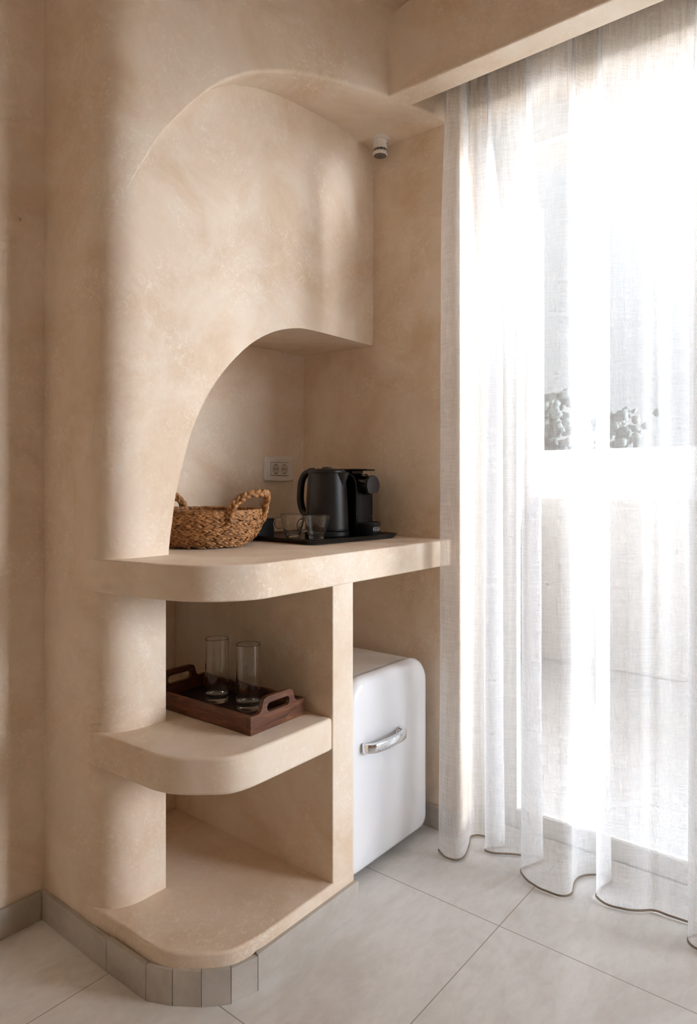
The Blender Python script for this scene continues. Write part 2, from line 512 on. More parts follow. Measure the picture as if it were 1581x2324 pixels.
# middle shelf: cruder, more faceted nose
mf = smooth_front([(1.10, 1.141), (1.055, 1.144), (1.012, 1.158), (.974, 1.198), (.948, 1.231), (.929, 1.266), (.918, 1.315), (.914, 1.41), (.910, 1.49), (.9055, 1.55), (.911, 1.61), (.928, 1.67), (.95, 1.70)], 3)
mid_out = [(1.352, 1.142)] + mf + [(1.06, 1.70), (1.06, YB - .002), (1.352, YB - .002)]
obj('shelf', prism(mid_out, .456, .541), M_PLASTER, shelv, bevel=.009, seg=3)
# plinth
pf = smooth_front([(1.12, 1.138), (1.085, 1.140), (1.03, 1.149), (.996, 1.170), (.958, 1.210), (.926, 1.258), (.915, 1.310), (.913, 1.40), (.909, 1.48), (.904, 1.53), (.9045, 1.58), (.91, 1.64), (.94, 1.66)], 4)
pl_out = [(1.44, 1.1395)] + pf + [(1.06, 1.66), (1.06, YB - .002), (1.44, YB - .002)]
obj('plinth', prism(pl_out, 0, .112), M_PLASTER, shelv, bevel=.007, seg=3)
obj('divider_panel', box(1.351, 1.437, 1.141, YB, .105, .89), M_PLASTER, shelv, bevel=.004)

# ------------------------------------------------------------------ glazed door / window
win = bpy.data.objects.new('window_1', None); COL.objects.link(win); win['kind'] = 'structure'
bm = bmesh.new()
add_box(bm, 2.06, 2.13, WY0, WY0 + .06, 0, WZ); add_box(bm, 2.06, 2.13, WY1 - .06, WY1, 0, WZ)
add_box(bm, 2.06, 2.13, WY0 + .06, WY1 - .06, WZ - .06, WZ)
obj('frame', bm, M_ALU, win, bevel=.003)
bm = bmesh.new()
add_box(bm, 2.05, 2.15, WY0 + .06, WY1 - .06, 0, .012)
for x in (2.065, 2.095, 2.125): add_box(bm, x, x + .008, WY0 + .06, WY1 - .06, .012, .026)
obj('track', bm, M_ALU, win)
for y0, y1, x in ((WY0 + .06, WY1 - .06, 2.08),):
    bm = bmesh.new()
    add_box(bm, x, x + .03, y0, y0 + .05, .027, WZ - .06); add_box(bm, x, x + .03, y1 - .08, y1, .027, WZ - .06)
    add_box(bm, x, x + .03, y0 + .05, y1 - .08, .027, .085); add_box(bm, x, x + .03, y0 + .05, y1 - .08, WZ - .11, WZ - .06)
    sash = obj('sash', bm, M_ALU, win, bevel=.002)
    bm = bmesh.new()
    vs = [bm.verts.new((x + .015, y, z)) for y, z in ((y0 + .05, .085), (y1 - .08, .085), (y1 - .08, WZ - .11), (y0 + .05, WZ - .11))]
    bm.faces.new(vs)
    obj('pane', bm, M_PANE, sash)

w2 = bpy.data.objects.new('fill_window', None); COL.objects.link(w2); w2['kind'] = 'structure'  # unseen window, added to lift the shadows on the left
bm = bmesh.new(); yw = RY0 - .09
for a, b in ((V0, V0 + .05), (V1 - .05, V1), ((V0 + V1) / 2 - .03, (V0 + V1) / 2 + .03)): add_box(bm, a, b, yw, yw + .05, VZ0, VZ1)
add_box(bm, V0 + .05, V1 - .05, yw, yw + .05, VZ0, VZ0 + .05); add_box(bm, V0 + .05, V1 - .05, yw, yw + .05, VZ1 - .05, VZ1)
obj('frame', bm, M_ALU, w2)
bm = bmesh.new()
bm.faces.new([bm.verts.new(p) for p in ((V0, yw + .025, VZ0), (V1, yw + .025, VZ0), (V1, yw + .025, VZ1), (V0, yw + .025, VZ1))])
obj('pane', bm, M_PANE, w2)
# ------------------------------------------------------------------ outside
struct(obj('terrace_floor', box(2.2, 4.5, -6, 2.1, -.1, -.01), M_EXT_FLOOR))
struct(obj('terrace_ground', box(16, 60, -40, 60, -.6, -.5), M_EXT_FLOOR))
struct(obj('terrace_wall', box(2.2, 4.45, 1.88, 2.1, -.01, 3.0), M_EXT_SIDE))
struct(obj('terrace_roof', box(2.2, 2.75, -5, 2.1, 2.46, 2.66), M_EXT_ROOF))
par = obj('parapet_wall', box(4.30, 4.5, -6, 1.88, -.01, 1.05), M_EXT, bevel=.01); struct(par)
bl = thing('far_building', 'long flat-roofed white building beyond the terrace parapet', 'building', (24, 10, -.5))
obj('wall', box(-3, 3, -12, 14, 0, 2.55), M_EXT, bl)
obj('roof', box(-3.1, 3.1, -12.1, 14.1, 2.55, 2.67), M_EXT, bl)
for k, (x, y, r, h) in enumerate(((40.6, 16.6, 1.9, 5.6), (47.5, 15.0, 1.9, 5.0))):
    t = thing('far_tree', ['taller grey-green tree above the white building roof', 'lower grey-green tree beside the taller tree above the roof'][k], 'tree', (x, y, -.5), group='trees beyond the building')
    bm = bmesh.new(); add_tube(bm, [(0, 0, 0), (.1, 0, h * .4), (0, .1, h * .8)], [.3, .24, .15], 8)
    obj('trunk', bm, M_TRUNK, t)
    bm = bmesh.new()
    for j in range(170):
        c = Vector((random.gauss(0, .42), random.gauss(0, .42), random.uniform(-1.6, .8))) * r + Vector((0, 0, h))
        bmesh.ops.create_icosphere(bm, subdivisions=2, radius=r * random.uniform(.08, .2), matrix=Matrix.Translation(c))
    for v in bm.verts:
        v.co += mnoise.noise_vector(v.co * 3.1) * .14
    obj('crown', bm, M_TREE, t, smooth=True)

# ------------------------------------------------------------------ curtain
HEMP = [(1.835, 1.118), (1.820, 1.095), (1.812, 1.075), (1.815, 1.050), (1.835, 1.037), (1.872, 1.042), (1.930, 1.064), (1.966, 1.078), (1.990, 1.064),
        (2.000, 1.020), (1.996, .985), (1.984, .968), (1.955, .985), (1.934, 1.003), (1.921, 1.001), (1.926, .970), (1.942, .945), (1.964, .912),
        (1.982, .880), (1.992, .852), (1.978, .841), (1.935, .857), (1.892, .870), (1.865, .852), (1.847, .812), (1.836, .765), (1.845, .724), (1.870, .711),
        (1.915, .722), (1.955, .724), (1.988, .706), (2.010, .680), (2.017, .656), (2.000, .645), (1.955, .653), (1.910, .655), (1.893, .643), (1.880, .620), (1.884, .591),
        (1.903, .551), (1.933, .514), (1.936, .470), (1.940, .430), (1.949, .390), (1.932, .378), (1.895, .402), (1.870, .413), (1.852, .404), (1.842, .385), (1.838, .34),
        (1.86, .295), (1.91, .28), (1.96, .265), (1.975, .225), (1.95, .185),
        (1.91, .15), (1.90, .11)]
y = .06
random.seed(3)
while y > -1.75:
    w = random.uniform(.10, .15)
    HEMP += [(1.906, y), (1.912, y - w * .25), (1.918, y - w * .5), (1.912, y - w * .75)]
    y -= w
hem = catmull([(a, b, 0) for a, b in HEMP], 9)
# resample to even arc length
def resample(P, step):
    out = [P[0].copy()]; acc = 0
    for a, b in zip(P, P[1:]):
        d = (b - a).length
        while acc + d >= step:
            t = (step - acc) / d; a = a.lerp(b, t); out.append(a.copy()); d = (b - a).length; acc = 0
        acc += d
    return out
hem = resample(hem, .006)
NS = len(hem)
ysm = []
for i in range(NS):
    lo, hi = max(0, i - 28), min(NS, i + 29)
    k = min(i - lo, hi - 1 - i); seg = hem[i - k:i + k + 1]
    ysm.append(sum(p.y for p in seg) / len(seg))
xsm = []
for i in range(NS):
    lo, hi = max(0, i - 5), min(NS, i + 6); k = min(i - lo, hi - 1 - i); seg = hem[i - k:i + k + 1]
    xsm.append(sum(p.x for p in seg) / len(seg))
def sst(a, b, x):
    t = max(0, min(1, (x - a) / (b - a))); return t * t * (3 - 2 * t)
NZc = 84; ZT = 2.44; Z0 = .008
bm = bmesh.new(); uvl = bm.loops.layers.uv.new('UVMap')
rows = []
for k in range(NZc + 1):
    z = Z0 + (ZT - Z0) * k / NZc
    wfold = 1 - .34 * sst(1.85, 2.38, z)
    wpl = sst(2.12, 2.36, z)
    puff = 1 - .12 * sst(0, .4, z)
    row = []
    for i in range(NS):
        s = i * .006
        yy = ysm[i] + (hem[i].y - ysm[i]) * wfold
        xx = 1.905 + (hem[i].x - 1.905) * wfold * (puff * (1 - .66 * sst(1.9, 2.3, z)) if hem[i].x > 1.905 else 1 - .15 * sst(.05, .6, z))
        ph = 2.0 * mnoise.noise(Vector((s * 7, 0, 3.3)))
        pl = math.sin(2 * PI * s / .047 + ph)
        xx += (.011 * pl + .004 * math.sin(2 * PI * s / .081 + 1 + ph)) * wpl
        # shallow secondary folds that wander with the height
        sec = mnoise.noise(Vector((s * 13 + .25 * mnoise.noise(Vector((s * 2, z * .8, 1))), z * .35, 7))) + .5 * mnoise.noise(Vector((s * 31, z * .5, 2)))
        xx += .015 * sec * (1 - .6 * wpl) * min(1, .35 + z)
        edge = min(1, s / .05)
        xx = min(xx, 2.04 - .092 * sst(2.1, 2.32, z))
        row.append(bm.verts.new((xx, yy, z)))
    rows.append(row)
for k in range(NZc):
    for i in range(NS - 1):
        f = bm.faces.new((rows[k][i], rows[k][i+1], rows[k+1][i+1], rows[k+1][i])); f.smooth = True
        for lp, (a, b) in zip(f.loops, ((i, k), (i+1, k), (i+1, k+1), (i, k+1))):
            lp[uvl].uv = (a * .006, Z0 + (ZT - Z0) * b / NZc)
hempts = [(v.co.x, v.co.y, v.co.z) for v in rows[0]]
toppts = [(v.co.x, v.co.y, v.co.z) for v in rows[-1]]
cur = thing('sheer_curtain', 'floor-length sheer white linen curtain hanging in folds over the glazed door', 'curtain')
me = bpy.data.meshes.new('fabric'); bm.to_mesh(me); bm.free(); me.materials.append(M_CURTAIN)
fab = bpy.data.objects.new('fabric', me); COL.objects.link(fab); fab.parent = cur
bm = bmesh.new(); add_tube(bm, [(a, b, .006) for a, b, c in hempts], .0032, 6)
hm = obj('hem_trim', bm, M_HEM, cur, smooth=True); hm['label'] = 'taupe stitched hem along the bottom edge'
bm = bmesh.new(); add_box(bm, 1.885, 1.915, -1.7, 1.11, 2.445, 2.470)
struct(obj('trim_2', bm, M_ALU, None, bevel=.002))

# ------------------------------------------------------------------ fridge
fr = thing('mini_fridge', 'white retro mini fridge with rounded door under the countertop', 'fridge', (1.695, 1.195, 0))
FW = .205; FZ0, FZ1 = .030, .588
def fdoor(y, inset, r_top, r_bot):
    x0, x1, z0, z1 = -FW + inset, FW - inset, FZ0 + inset, FZ1 - inset
    p = arc(x1 - r_top, z1 - r_top, r_top, 0, 90, 10) + arc(x0 + r_top, z1 - r_top, r_top, 90, 180, 10)
    p += arc(x0 + r_bot, z0 + r_bot, r_bot, 180, 270, 6) + arc(x1 - r_bot, z0 + r_bot, r_bot, 270, 360, 6)
    return [(a, y, b) for a, b in p]
bm = bmesh.new()
add_loft(bm, [fdoor(.040, .004, .074, .034), fdoor(.034, 0, .078, .038), fdoor(.022, 0, .078, .038), fdoor(.012, .004, .075, .035), fdoor(.004, .013, .068, .030), fdoor(.001, .024, .058, .026), fdoor(-.003, .055, .035, .02), fdoor(-.007, .12, .02, .01)])
door = obj('door', bm, M_FRIDGE, fr, smooth=True)
bm = bmesh.new()
add_loft(bm, [fdoor(.047, .002, .076, .036), fdoor(.46, .002, .076, .036)])
obj('cabinet', bm, M_FRIDGE_SIDE, fr, smooth=True, angle=40)
bm = bmesh.new()
add_loft(bm, [fdoor(.0395, .006, .074, .034), fdoor(.0475, .006, .074, .034)])
obj('door_seal', bm, M_CHROME, fr, smooth=True, angle=40)
for sx in (-.16, .16):
    for yy in (.08, .40): obj('foot', lathe([(0, 0), (.018, 0), (.018, .032), (0, .032)], n=16, c=(sx, yy)), M_BLACK, fr)
# chrome handle: a flat bowed bar between two short posts
hz = .395
bar = catmull([(-.150, -.006, hz), (-.147, -.022, hz), (-.128, -.034, hz), (-.08, -.041, hz), (-.03, -.041, hz), (.010, -.034, hz), (.024, -.022, hz), (.027, -.006, hz)], 6)
bm = bmesh.new()
L = []
for i, p in enumerate(bar):
    t = (bar[min(i+1, len(bar)-1)] - bar[max(i-1, 0)]).normalized(); n = Vector((t.y, -t.x, 0))
    L.append([tuple(p + n * a + Vector((0, 0, b))) for a, b in ((.0065, .011), (.008, .008), (.008, -.012), (.005, -.015), (-.006, -.015), (-.008, -.011), (-.008, .009), (-.005, .012))])
add_loft(bm, L)
hd = obj('handle', bm, M_CHROME, fr, smooth=True, angle=50); hd['label'] = 'chrome bow handle'
for xa, xb in ((-.156, -.128), (.006, .030)):
    obj('handle_mount', box(xa, xb, -.010, -.002, hz - .016, hz + .013), M_CHROME, hd, bevel=.002)

# ------------------------------------------------------------------ double socket
so = thing('wall_socket', 'white double power socket on the niche wall above the basket and cups', 'socket', (1.815, YB, 1.200))
bm = bmesh.new()
add_loft(bm, [[(a, 0, b) for a, b in rrect(-.074, .074, -.045, .045, .006)], [(a, -.006, b) for a, b in rrect(-.074, .074, -.045, .045, .006)], [(a, -.0095, b) for a, b in rrect(-.070, .070, -.041, .041, .008)]])
obj('plate', bm, M_OUTLET, so, smooth=True, angle=25)
bm = bmesh.new(); add_box(bm, -.0455, .0455, -.0112, -.009, -.0235, .0235)
ins = obj('insert', bm, M_OUTLET, so, bevel=.0006)
bm = bmesh.new(); add_box(bm, -.0462, .0462, -.0100, -.0092, -.0248, .0248)
obj('insert_gap', bm, M_HOLE, so)
for sx in (-.0225, .0225):
    Mx = Matrix.Translation((sx, 0, 0)) @ Matrix.Rotation(PI / 2, 4, 'X')
    bm = lathe([(.0195, .0112), (.0195, .0118), (.0182, .0120), (.0178, .0115), (.0165, .0113), (0, .0113)], n=40, M=Mx)
    rec = obj('socket_well', bm, simple('socket_well_plastic', srgb(196, 186, 174), .35) if sx < 0 else bpy.data.materials['socket_well_plastic'], so, smooth=True, angle=40)
    for q in (-.0065, .0065):
        bm = bmesh.new(); add_lathe(bm, [(0, .0114), (.0024, .0114), (.0024, .0118), (0, .0118)], n=14, M=Mx @ Matrix.Translation((q, 0, 0)))
        obj('pin_hole', bm, M_HOLE, rec)
    for q in (-.0155, .0155): obj('earth_clip', box(-.003, .003, -.0013, .0013, .0114, .0126, M=Mx @ Matrix.Translation((0, q, 0))), M_STEEL, rec)

# ------------------------------------------------------------------ smoke detector
dt = thing('smoke_detector', 'small white cylindrical detector hanging from the arch soffit', 'detector', (1.905, 1.395, 2.335))
bm = lathe([(0, .002), (.0335, .002), (.0335, -.003), (.031, -.0065), (.0255, -.0095), (0, -.0095)]); obj('mounting_base', bm, M_WHITE_PL, dt, smooth=True, angle=35)
bm = lathe([(0, -.009), (.0248, -.009), (.0248, -.0365), (.0232, -.0375), (0, -.0375)]); obj('housing', bm, M_WHITE_PL, dt, smooth=True, angle=35)
bm = lathe([(0, -.0375), (.0240, -.0375), (.0240, -.0465), (0, -.0465)]); bnd = obj('vent_band', bm, M_DET_BAND, dt, smooth=True, angle=35)
bnd['label'] = 'grey-brown vented band'
bm = bmesh.new()
for k in range(12):
    a = 2 * PI * k / 12
    add_box(bm, .0230, .0244, -.0004, .0004, -.0465, -.0375, M=Matrix.Rotation(a, 4, 'Z'))
obj('rib', bm, M_WHITE_PL, bnd)
bm = lathe([(0, -.0465), (.0240, -.0465), (.0248, -.0475), (.0248, -.0550), (.0232, -.0572), (.0215, -.0575), (0, -.0575)]); obj('cap', bm, M_WHITE_PL, dt, smooth=True, angle=35)
bm = lathe([(0, -.0574), (.0218, -.0574), (.0218, -.0582), (.020, -.0586), (0, -.0590)]); lens = obj('sensor_face', bm, M_DET_GREY, dt, smooth=True, angle=50); lens['label'] = 'grey round face'
bm = lathe([(0, -.0588), (.0028, -.0588), (.0028, -.0594), (0, -.0594)], n=16); obj('pinhole', bm, M_HOLE, lens)
bm = bmesh.new(); add_lathe(bm, [(0, .0245), (.0036, .0245), (.0036, .0252), (0, .0252)], n=20, M=Matrix.Rotation(math.radians(-68), 4, 'Z') @ Matrix.Translation((0, 0, -.019)) @ Matrix.Rotation(PI / 2, 4, 'Y'))
obj('test_button', bm, M_DET_GREY, dt)
bm = bmesh.new(); add_box(bm, .0246, .02505, -.006, .006, -.0525, -.0505, M=Matrix.Rotation(math.radians(-72), 4, 'Z'))
obj('print_line', bm, M_DET_GREY, dt)

# ------------------------------------------------------------------ basket
CT = .964
bk = thing('seagrass_basket', 'round woven seagrass basket with two braided loop handles on the countertop', 'basket', (1.302, 1.588, CT + .0045), math.radians(-88))
def bk_r(h):      # radius against the height
    P = [(0, .112), (.012, .130), (.028, .146), (.048, .158), (.070, .166), (.090, .168), (.10, .167)]
    for (a, ra), (b, rb) in zip(P, P[1:]):
        if h <= b: return ra + (rb - ra) * (h - a) / (b - a)
    return P[-1][1]
rnd = random.Random(11)
def stitch(bm, a, b, rad, flat=.7):
    a, b = Vector(a), Vector(b); d = b - a; ln = d.length; t = d.normalized()
    out = Vector(((a.x + b.x), (a.y + b.y), 0)).normalized()
    s = t.cross(out).normalized(); o2 = s.cross(t)
    R = []
    for f, r in ((0, .15), (.18, .72), (.5, 1.0), (.82, .72), (1, .15)):
        c = a + d * f + out * (rad * .35 * math.sin(PI * f))
        R.append([bm.verts.new(c + s * (rad * r * math.cos(q * PI / 3)) + o2 * (rad * flat * r * math.sin(q * PI / 3))) for q in range(6)])
    for A, B in zip(R, R[1:]):
        for q in range(6):
            f_ = bm.faces.new((A[q], A[(q+1) % 6], B[(q+1) % 6], B[q])); f_.smooth = True
bm = bmesh.new()
NR = 16
for r in range(NR):
    h = .004 + .092 * r / (NR - 1)
    R = bk_r(h); n = int(2 * PI * R / .0150)
    for k in range(n):
        a0 = 2 * PI * (k + .5 * (r % 2)) / n + rnd.uniform(-.02, .02); da = .026 / R * rnd.uniform(.85, 1.15)
        tilt = .0055 * (1 if r % 2 else -1) * rnd.uniform(.5, 1.2)
        R2 = R + rnd.uniform(-.0015, .0022)
        h2 = h + rnd.uniform(-.0012, .0012)
        stitch(bm, (R2 * math.cos(a0), R2 * math.sin(a0), h2 - tilt), (R2 * math.cos(a0 + da), R2 * math.sin(a0 + da), h2 + tilt), rnd.uniform(.0036, .0050))
# inner lining wall and floor
prof = [(0, .004), (.108, .004)] + [(bk_r(h) - .0035, h) for h in (.012, .028, .048, .07, .096)] + [(bk_r(.096) - .010, .096)] + [(bk_r(h) - .012, h) for h in (.07, .048, .028, .014)] + [(.10, .010), (0, .010)]
add_lathe(bm, prof, n=64)
obj('body', bm, M_GRASS, bk)
bm = bmesh.new()     # plaited rim
R = .166; n = 66
for k in range(n):
    for ph in (0, 1):
        a0 = 2 * PI * (k + .5 * ph) / n; da = .036 / R
        s1 = .006 if ph else -.006
        stitch(bm, ((R + s1) * math.cos(a0), (R + s1) * math.sin(a0), .098 + rnd.uniform(-.001, .001)), ((R - s1) * math.cos(a0 + da), (R - s1) * math.sin(a0 + da), .103 + rnd.uniform(-.001, .001)), .0055)
obj('rim', bm, M_GRASS, bk)
def braid(bm, path, rad, strand, turns):
    m = len(path)
    for st in range(3):
        pts = []
        for i, p in enumerate(path):
            t = (path[min(i+1, m-1)] - path[max(i-1, 0)]).normalized()
            a = Vector((0, 0, 1)); u = (a - t * t.dot(a)).normalized() if abs(t.z) < .97 else Vector((1, 0, 0)); w = t.cross(u)
            th = 2 * PI * (turns * i / (m - 1) + st / 3)
            pts.append(p + u * (rad * math.sin(th)) + w * (rad * .8 * math.sin(2 * th)))
        rr = [strand * (.8 + .35 * abs(math.sin(2 * PI * (turns * 1.5 * i / (m - 1) + st / 3)))) for i in range(m)]
        add_tube(bm, pts, rr, 7)
for base in (0, PI):
    c = base + .10
    hp = []
    for a, rr, h in ((-.46, .170, .070), (-.43, .176, .100), (-.38, .183, .125), (-.24, .196, .145), (0, .203, .152), (.24, .196, .147), (.38, .183, .127), (.43, .176, .102), (.46, .170, .072)):
        hp.append((rr * math.cos(c + a), rr * math.sin(c + a), h))
    path = catmull(hp, 9)
    bm = bmesh.new(); braid(bm, path, .0065, .0060, 6)
    obj('handle', bm, M_GRASS, bk, smooth=True)

# ------------------------------------------------------------------ black serving tray with its things
TR = math.radians(-4.5)
tr = thing('serving_tray', 'shallow black plastic serving tray under the kettle, coffee machine and cups', 'tray', (1.505, 1.345, CT + .0004), TR)
TW, TD = .375, .33
def tl(off, z, r): return [(a, b, z) for a, b in rrect(-off, TW + off, -off, TD + off, r, 6)]
bm = bmesh.new()
add_loft(bm, [tl(.0, 0, .02), tl(.004, .002, .022), tl(.013, .0135, .026), tl(.0145, .0155, .027), tl(.012, .0165, .026), tl(.008, .0150, .024), tl(-.002, .0105, .02), tl(-.006, .0095, .018)])
obj('tray_body', bm, M_TRAYB, tr, smooth=True, angle=45)
TF = CT + .0103

# electric kettle
kt = thing('electric_kettle', 'matt black electric kettle on its base between the cups and the coffee machine', 'kettle', (1.706, 1.466, TF), math.radians(-80))
# local +x is the spout, the handle sits opposite
bm = lathe([(0, 0), (.071, 0), (.073, .003), (.073, .014), (.070, .0175), (0, .0175)], n=64); obj('base', bm, M_KETTLE, kt, smooth=True, angle=35)
bm = lathe([(0, .0185), (.0685, .0185), (.0705, .020), (.0710, .026), (.0680, .10), (.0650, .16), (.0615, .205), (.0600, .2065), (0, .2065)], n=72)
obj('body', bm, M_KETTLE, kt, smooth=True, angle=35)
bm = lathe([(0, .2065), (.0605, .2065), (.0612, .2085), (.0600, .2135), (.053, .2185), (.03, .2215), (0, .2220)], n=64); lid = obj('lid', bm, M_KETTLE, kt, smooth=True, angle=35)
bm = lathe([(0, .2205), (.018, .2205), (.017, .2250), (.012, .2262), (0, .2262)], n=32); obj('lid_knob', bm, M_KETTLE, lid, smooth=True, angle=35)
# spout: a V-shaped beak
bm = bmesh.new()
def beak(dx, zz, w, dirv):
    c = .0555
    pts = []
    for k in range(9):
        a = -w + 2 * w * k / 8
        bulge = dx * (1 - abs(a / w) ** 1.3)
        pts.append(((.0610 + bulge) * math.cos(a), (.0610 + bulge) * math.sin(a), zz))
    return pts
rows_ = [beak(.0230, .2085, .46, 0), beak(.0200, .2010, .44, 0), beak(.0140, .186, .36, 0), beak(.0085, .170, .26, 0), beak(.0040, .155, .14, 0), beak(.0035, .148, .05, 0)]
vv = [[bm.verts.new(p) for p in r] for r in rows_]
for A, B in zip(vv, vv[1:]):
    for k in range(8): bm.faces.new((A[k], A[k+1], B[k+1], B[k]))
topc = bm.verts.new((.05, 0, .2085))
for k in range(8): bm.faces.new((vv[0][k], vv[0][k+1], topc))
obj('spout', bm, M_KETTLE, kt, smooth=True, angle=50)
sp = catmull([(-.050, 0, .212), (-.068, 0, .2105), (-.087, 0, .200), (-.0985, 0, .178), (-.1025, 0, .150), (-.1035, 0, .120), (-.1000, 0, .098), (-.091, 0, .078), (-.073, 0, .066)], 6)
bm = bmesh.new(); add_tube(bm, sp, [.0125] * 6 + [.0115] * (len(sp) - 6), 12, up=(0, 1, 0), flat=1.15)
obj('handle', bm, M_KETTLE, kt, smooth=True, angle=60)

# capsule coffee machine, facing the room
cm = thing('coffee_machine', 'slim black capsule coffee machine with ribbed front, furthest right on the black tray', 'coffee machine', (1.829, 1.405, TF + .0006), math.radians(-1))
HW = .043
bm = bmesh.new()
side = [(0.0, .012), (0.0, .150), (.003, .175), (.012, .193), (.026, .203), (.05, .207), (.20, .207), (.214, .198), (.22, .18), (.22, 0), (.02, 0), (.0, .012)][:-1]
add_prism(bm, side, -HW, HW, 'x')
obj('body', bm, M_GLOSS, cm, bevel=.004)
bm = bmesh.new()
for sx in (-1, 1):
    pth = catmull([(sx * (HW - .001), .001, .035), (sx * (HW - .0005), .0005, .10), (sx * (HW - .001), .0, .150), (sx * (HW - .001), .004, .176), (sx * (HW - .001), .014, .195), (sx * (HW - .001), .03, .204)], 6)
    add_tube(bm, pth, .0022, 8)
fr_ = obj('edge_trim', bm, M_GLOSS, cm, smooth=True)
bm = bmesh.new(); add_box(bm, -HW - .0003, -HW + .0008, -.0012, .0004, .065, .132)
ac = obj('accent_line', bm, M_LIME, cm); ac['label'] = 'thin lime accent line'
bm = bmesh.new()
for k in range(13): add_box(bm, -.036, .036, -.0055, .001, .045 + k * .0075, .0488 + k * .0075)
add_box(bm, -.038, .038, -.0012, .001, .040, .143)
gr = obj('grille', bm, M_BLACK, cm, bevel=.0012)
# head with the round dial
Mh = Matrix.Translation((0, 0, .165)) @ Matrix.Rotation(PI / 2, 4, 'X')
bm = lathe([(0, -.01), (.032, -.01), (.032, .020), (.030, .028), (0, .028)], n=48, M=Mh); hdv = obj('brew_head', bm, M_GLOSS, cm, smooth=True, angle=35)
bm = bmesh.new(); cutz = -.026
pts = [(.034 * math.cos(a), .034 * math.sin(a)) for a in [2 * PI * k / 64 for k in range(64)]]
pts = [(x, max(y_, cutz)) for x, y_ in pts]
add_loft(bm, [[tuple(Mh @ Vector((x * s_, y_ * s_, h_))) for x, y_ in pts] for s_, h_ in ((.97, .028), (1, .030), (1, .037), (.985, .0385))])
dsc = obj('dial', bm, M_DISC, hdv, smooth=True, angle=35); dsc['label'] = 'dark grey round dial with flat bottom'
# lever plate on top
bm = bmesh.new()
lev = []
for y_, z_, w_, t_ in ((-.030, .2165, .018, .0025), (-.022, .2170, .026, .0032), (.0, .2175, .030, .0036), (.08, .2185, .032, .004), (.13, .2175, .031, .004), (.16, .215, .026, .003)):
    lev.append([(a, y_, z_ + b) for a, b in ((-w_, -t_), (w_, -t_), (w_ + .002, 0), (w_, t_), (-w_, t_), (-w_ - .002, 0))])
add_loft(bm, lev); add_box(bm, -.03, .03, .03, .15, .205, .2165)
obj('lever', bm, M_GLOSS, cm, smooth=True, angle=40)
# drip tray
def dp(s, z): 
    p = [(.047 * s, .004)] + [(.047 * s * math.cos(a), -.004 - .052 * s * math.sin(a)) for a in [PI * k / 24 for k in range(25)]] + [(-.047 * s, .004)]
    return [(a, b, z) for a, b in p]
bm = bmesh.new(); add_loft(bm, [dp(.97, 0), dp(1, .003), dp(1, .034), dp(1.03, .037), dp(1.03, .041), dp(1.0, .0425), dp(.93, .0415), dp(.9, .039)])
dr = obj('drip_tray', bm, M_BLACK, cm, smooth=True, angle=35)
# maker's plate on the drip tray: outlined lozenge with the word in it
def text_mesh(body, size, mat, name, parent, M):
    cu = bpy.data.curves.new(name, 'FONT'); cu.body = body; cu.size = size; cu.extrude = .0003; cu.align_x = 'CENTER'; cu.align_y = 'CENTER'
    to = bpy.data.objects.new(name, cu); COL.objects.link(to)
    dg = bpy.context.evaluated_depsgraph_get(); me_ = bpy.data.meshes.new_from_object(to.evaluated_get(dg))
    bpy.data.objects.remove(to); me_.transform(M)
    o_ = bpy.data.objects.new(name, me_); COL.objects.link(o_); me_.materials.clear(); me_.materials.append(mat); o_.parent = parent
    return o_
AC = -.06
def wrap(me_or_bm):
    vs = me_or_bm.verts if hasattr(me_or_bm, 'verts') else me_or_bm.vertices
    for v in vs:
        a = AC + v.co.x / .050; k = 1 + (v.co.z + .0004) / .05
        z_ = .0205 + v.co.y
        v.co = Vector((.047 * math.sin(a) * k, -.004 - .052 * math.cos(a) * k, z_))
bm = bmesh.new()
oo = rrect(-.0185, .0185, -.0066, .0066, .0062, 8); ii = rrect(-.0174, .0174, -.0055, .0055, .0051, 8)
def dens(P):
    out = []
    for a, b in zip(P, P[1:] + P[:1]):
        n = max(1, int(math.hypot(b[0]-a[0], b[1]-a[1]) / .002)) if math.hypot(b[0]-a[0], b[1]-a[1]) > .01 else 1
        out += [(a[0] + (b[0]-a[0]) * k / n, a[1] + (b[1]-a[1]) * k / n) for k in range(n)]
    return out
o1 = [bm.verts.new((p[0], p[1], .0001)) for p in dens(oo)]; i1 = [bm.verts.new((p[0], p[1], .0001)) for p in dens(ii)]
for a in range(min(len(o1), len(i1))):
    b = (a + 1) % min(len(o1), len(i1))
    bm.faces.new((o1[a], o1[b], i1[b], i1[a]))
wrap(bm); obj('badge_outline', bm, M_LOGO, cm)
lt = text_mesh("De'Longhi", .0076, M_LOGO, 'badge_lettering', cm, Matrix.Identity(4)); wrap(lt.data)

# glass cups
def cup(label, x, y, rz):
    c = thing('glass_cup', label, 'cup', (x, y, TF), rz, 'glass cups on the black tray')
    prof = [(0, 0), (.0205, 0), (.0225, .0012), (.0240, .004), (.0265, .012), (.0335, .040), (.0385, .062), (.0405, .0735), (.0401, .0748), (.0388, .0742), (.0365, .062), (.0315, .040), (.0245, .013), (.0215, .0075), (.012, .0062), (0, .0060)]
    obj('bowl', lathe(prof, n=64), M_GLASS, c, smooth=True)
    hp = catmull([(-.0355, 0, .0575), (-.043, 0, .061), (-.0525, 0, .0575), (-.0585, 0, .047), (-.0575, 0, .035), (-.050, 0, .0265), (-.041, 0, .0262), (-.0315, 0, .0285)], 6)
    bm = bmesh.new(); add_tube(bm, hp, .0037, 12, up=(0, 1, 0), flat=1.1)
    obj('handle', bm, M_GLASS, c, smooth=True)
    return c
CAMR = math.radians(-51.1)
cup('clear glass coffee cup in front of the kettle, nearer the tray front edge', 1.594, 1.412, CAMR + .12)
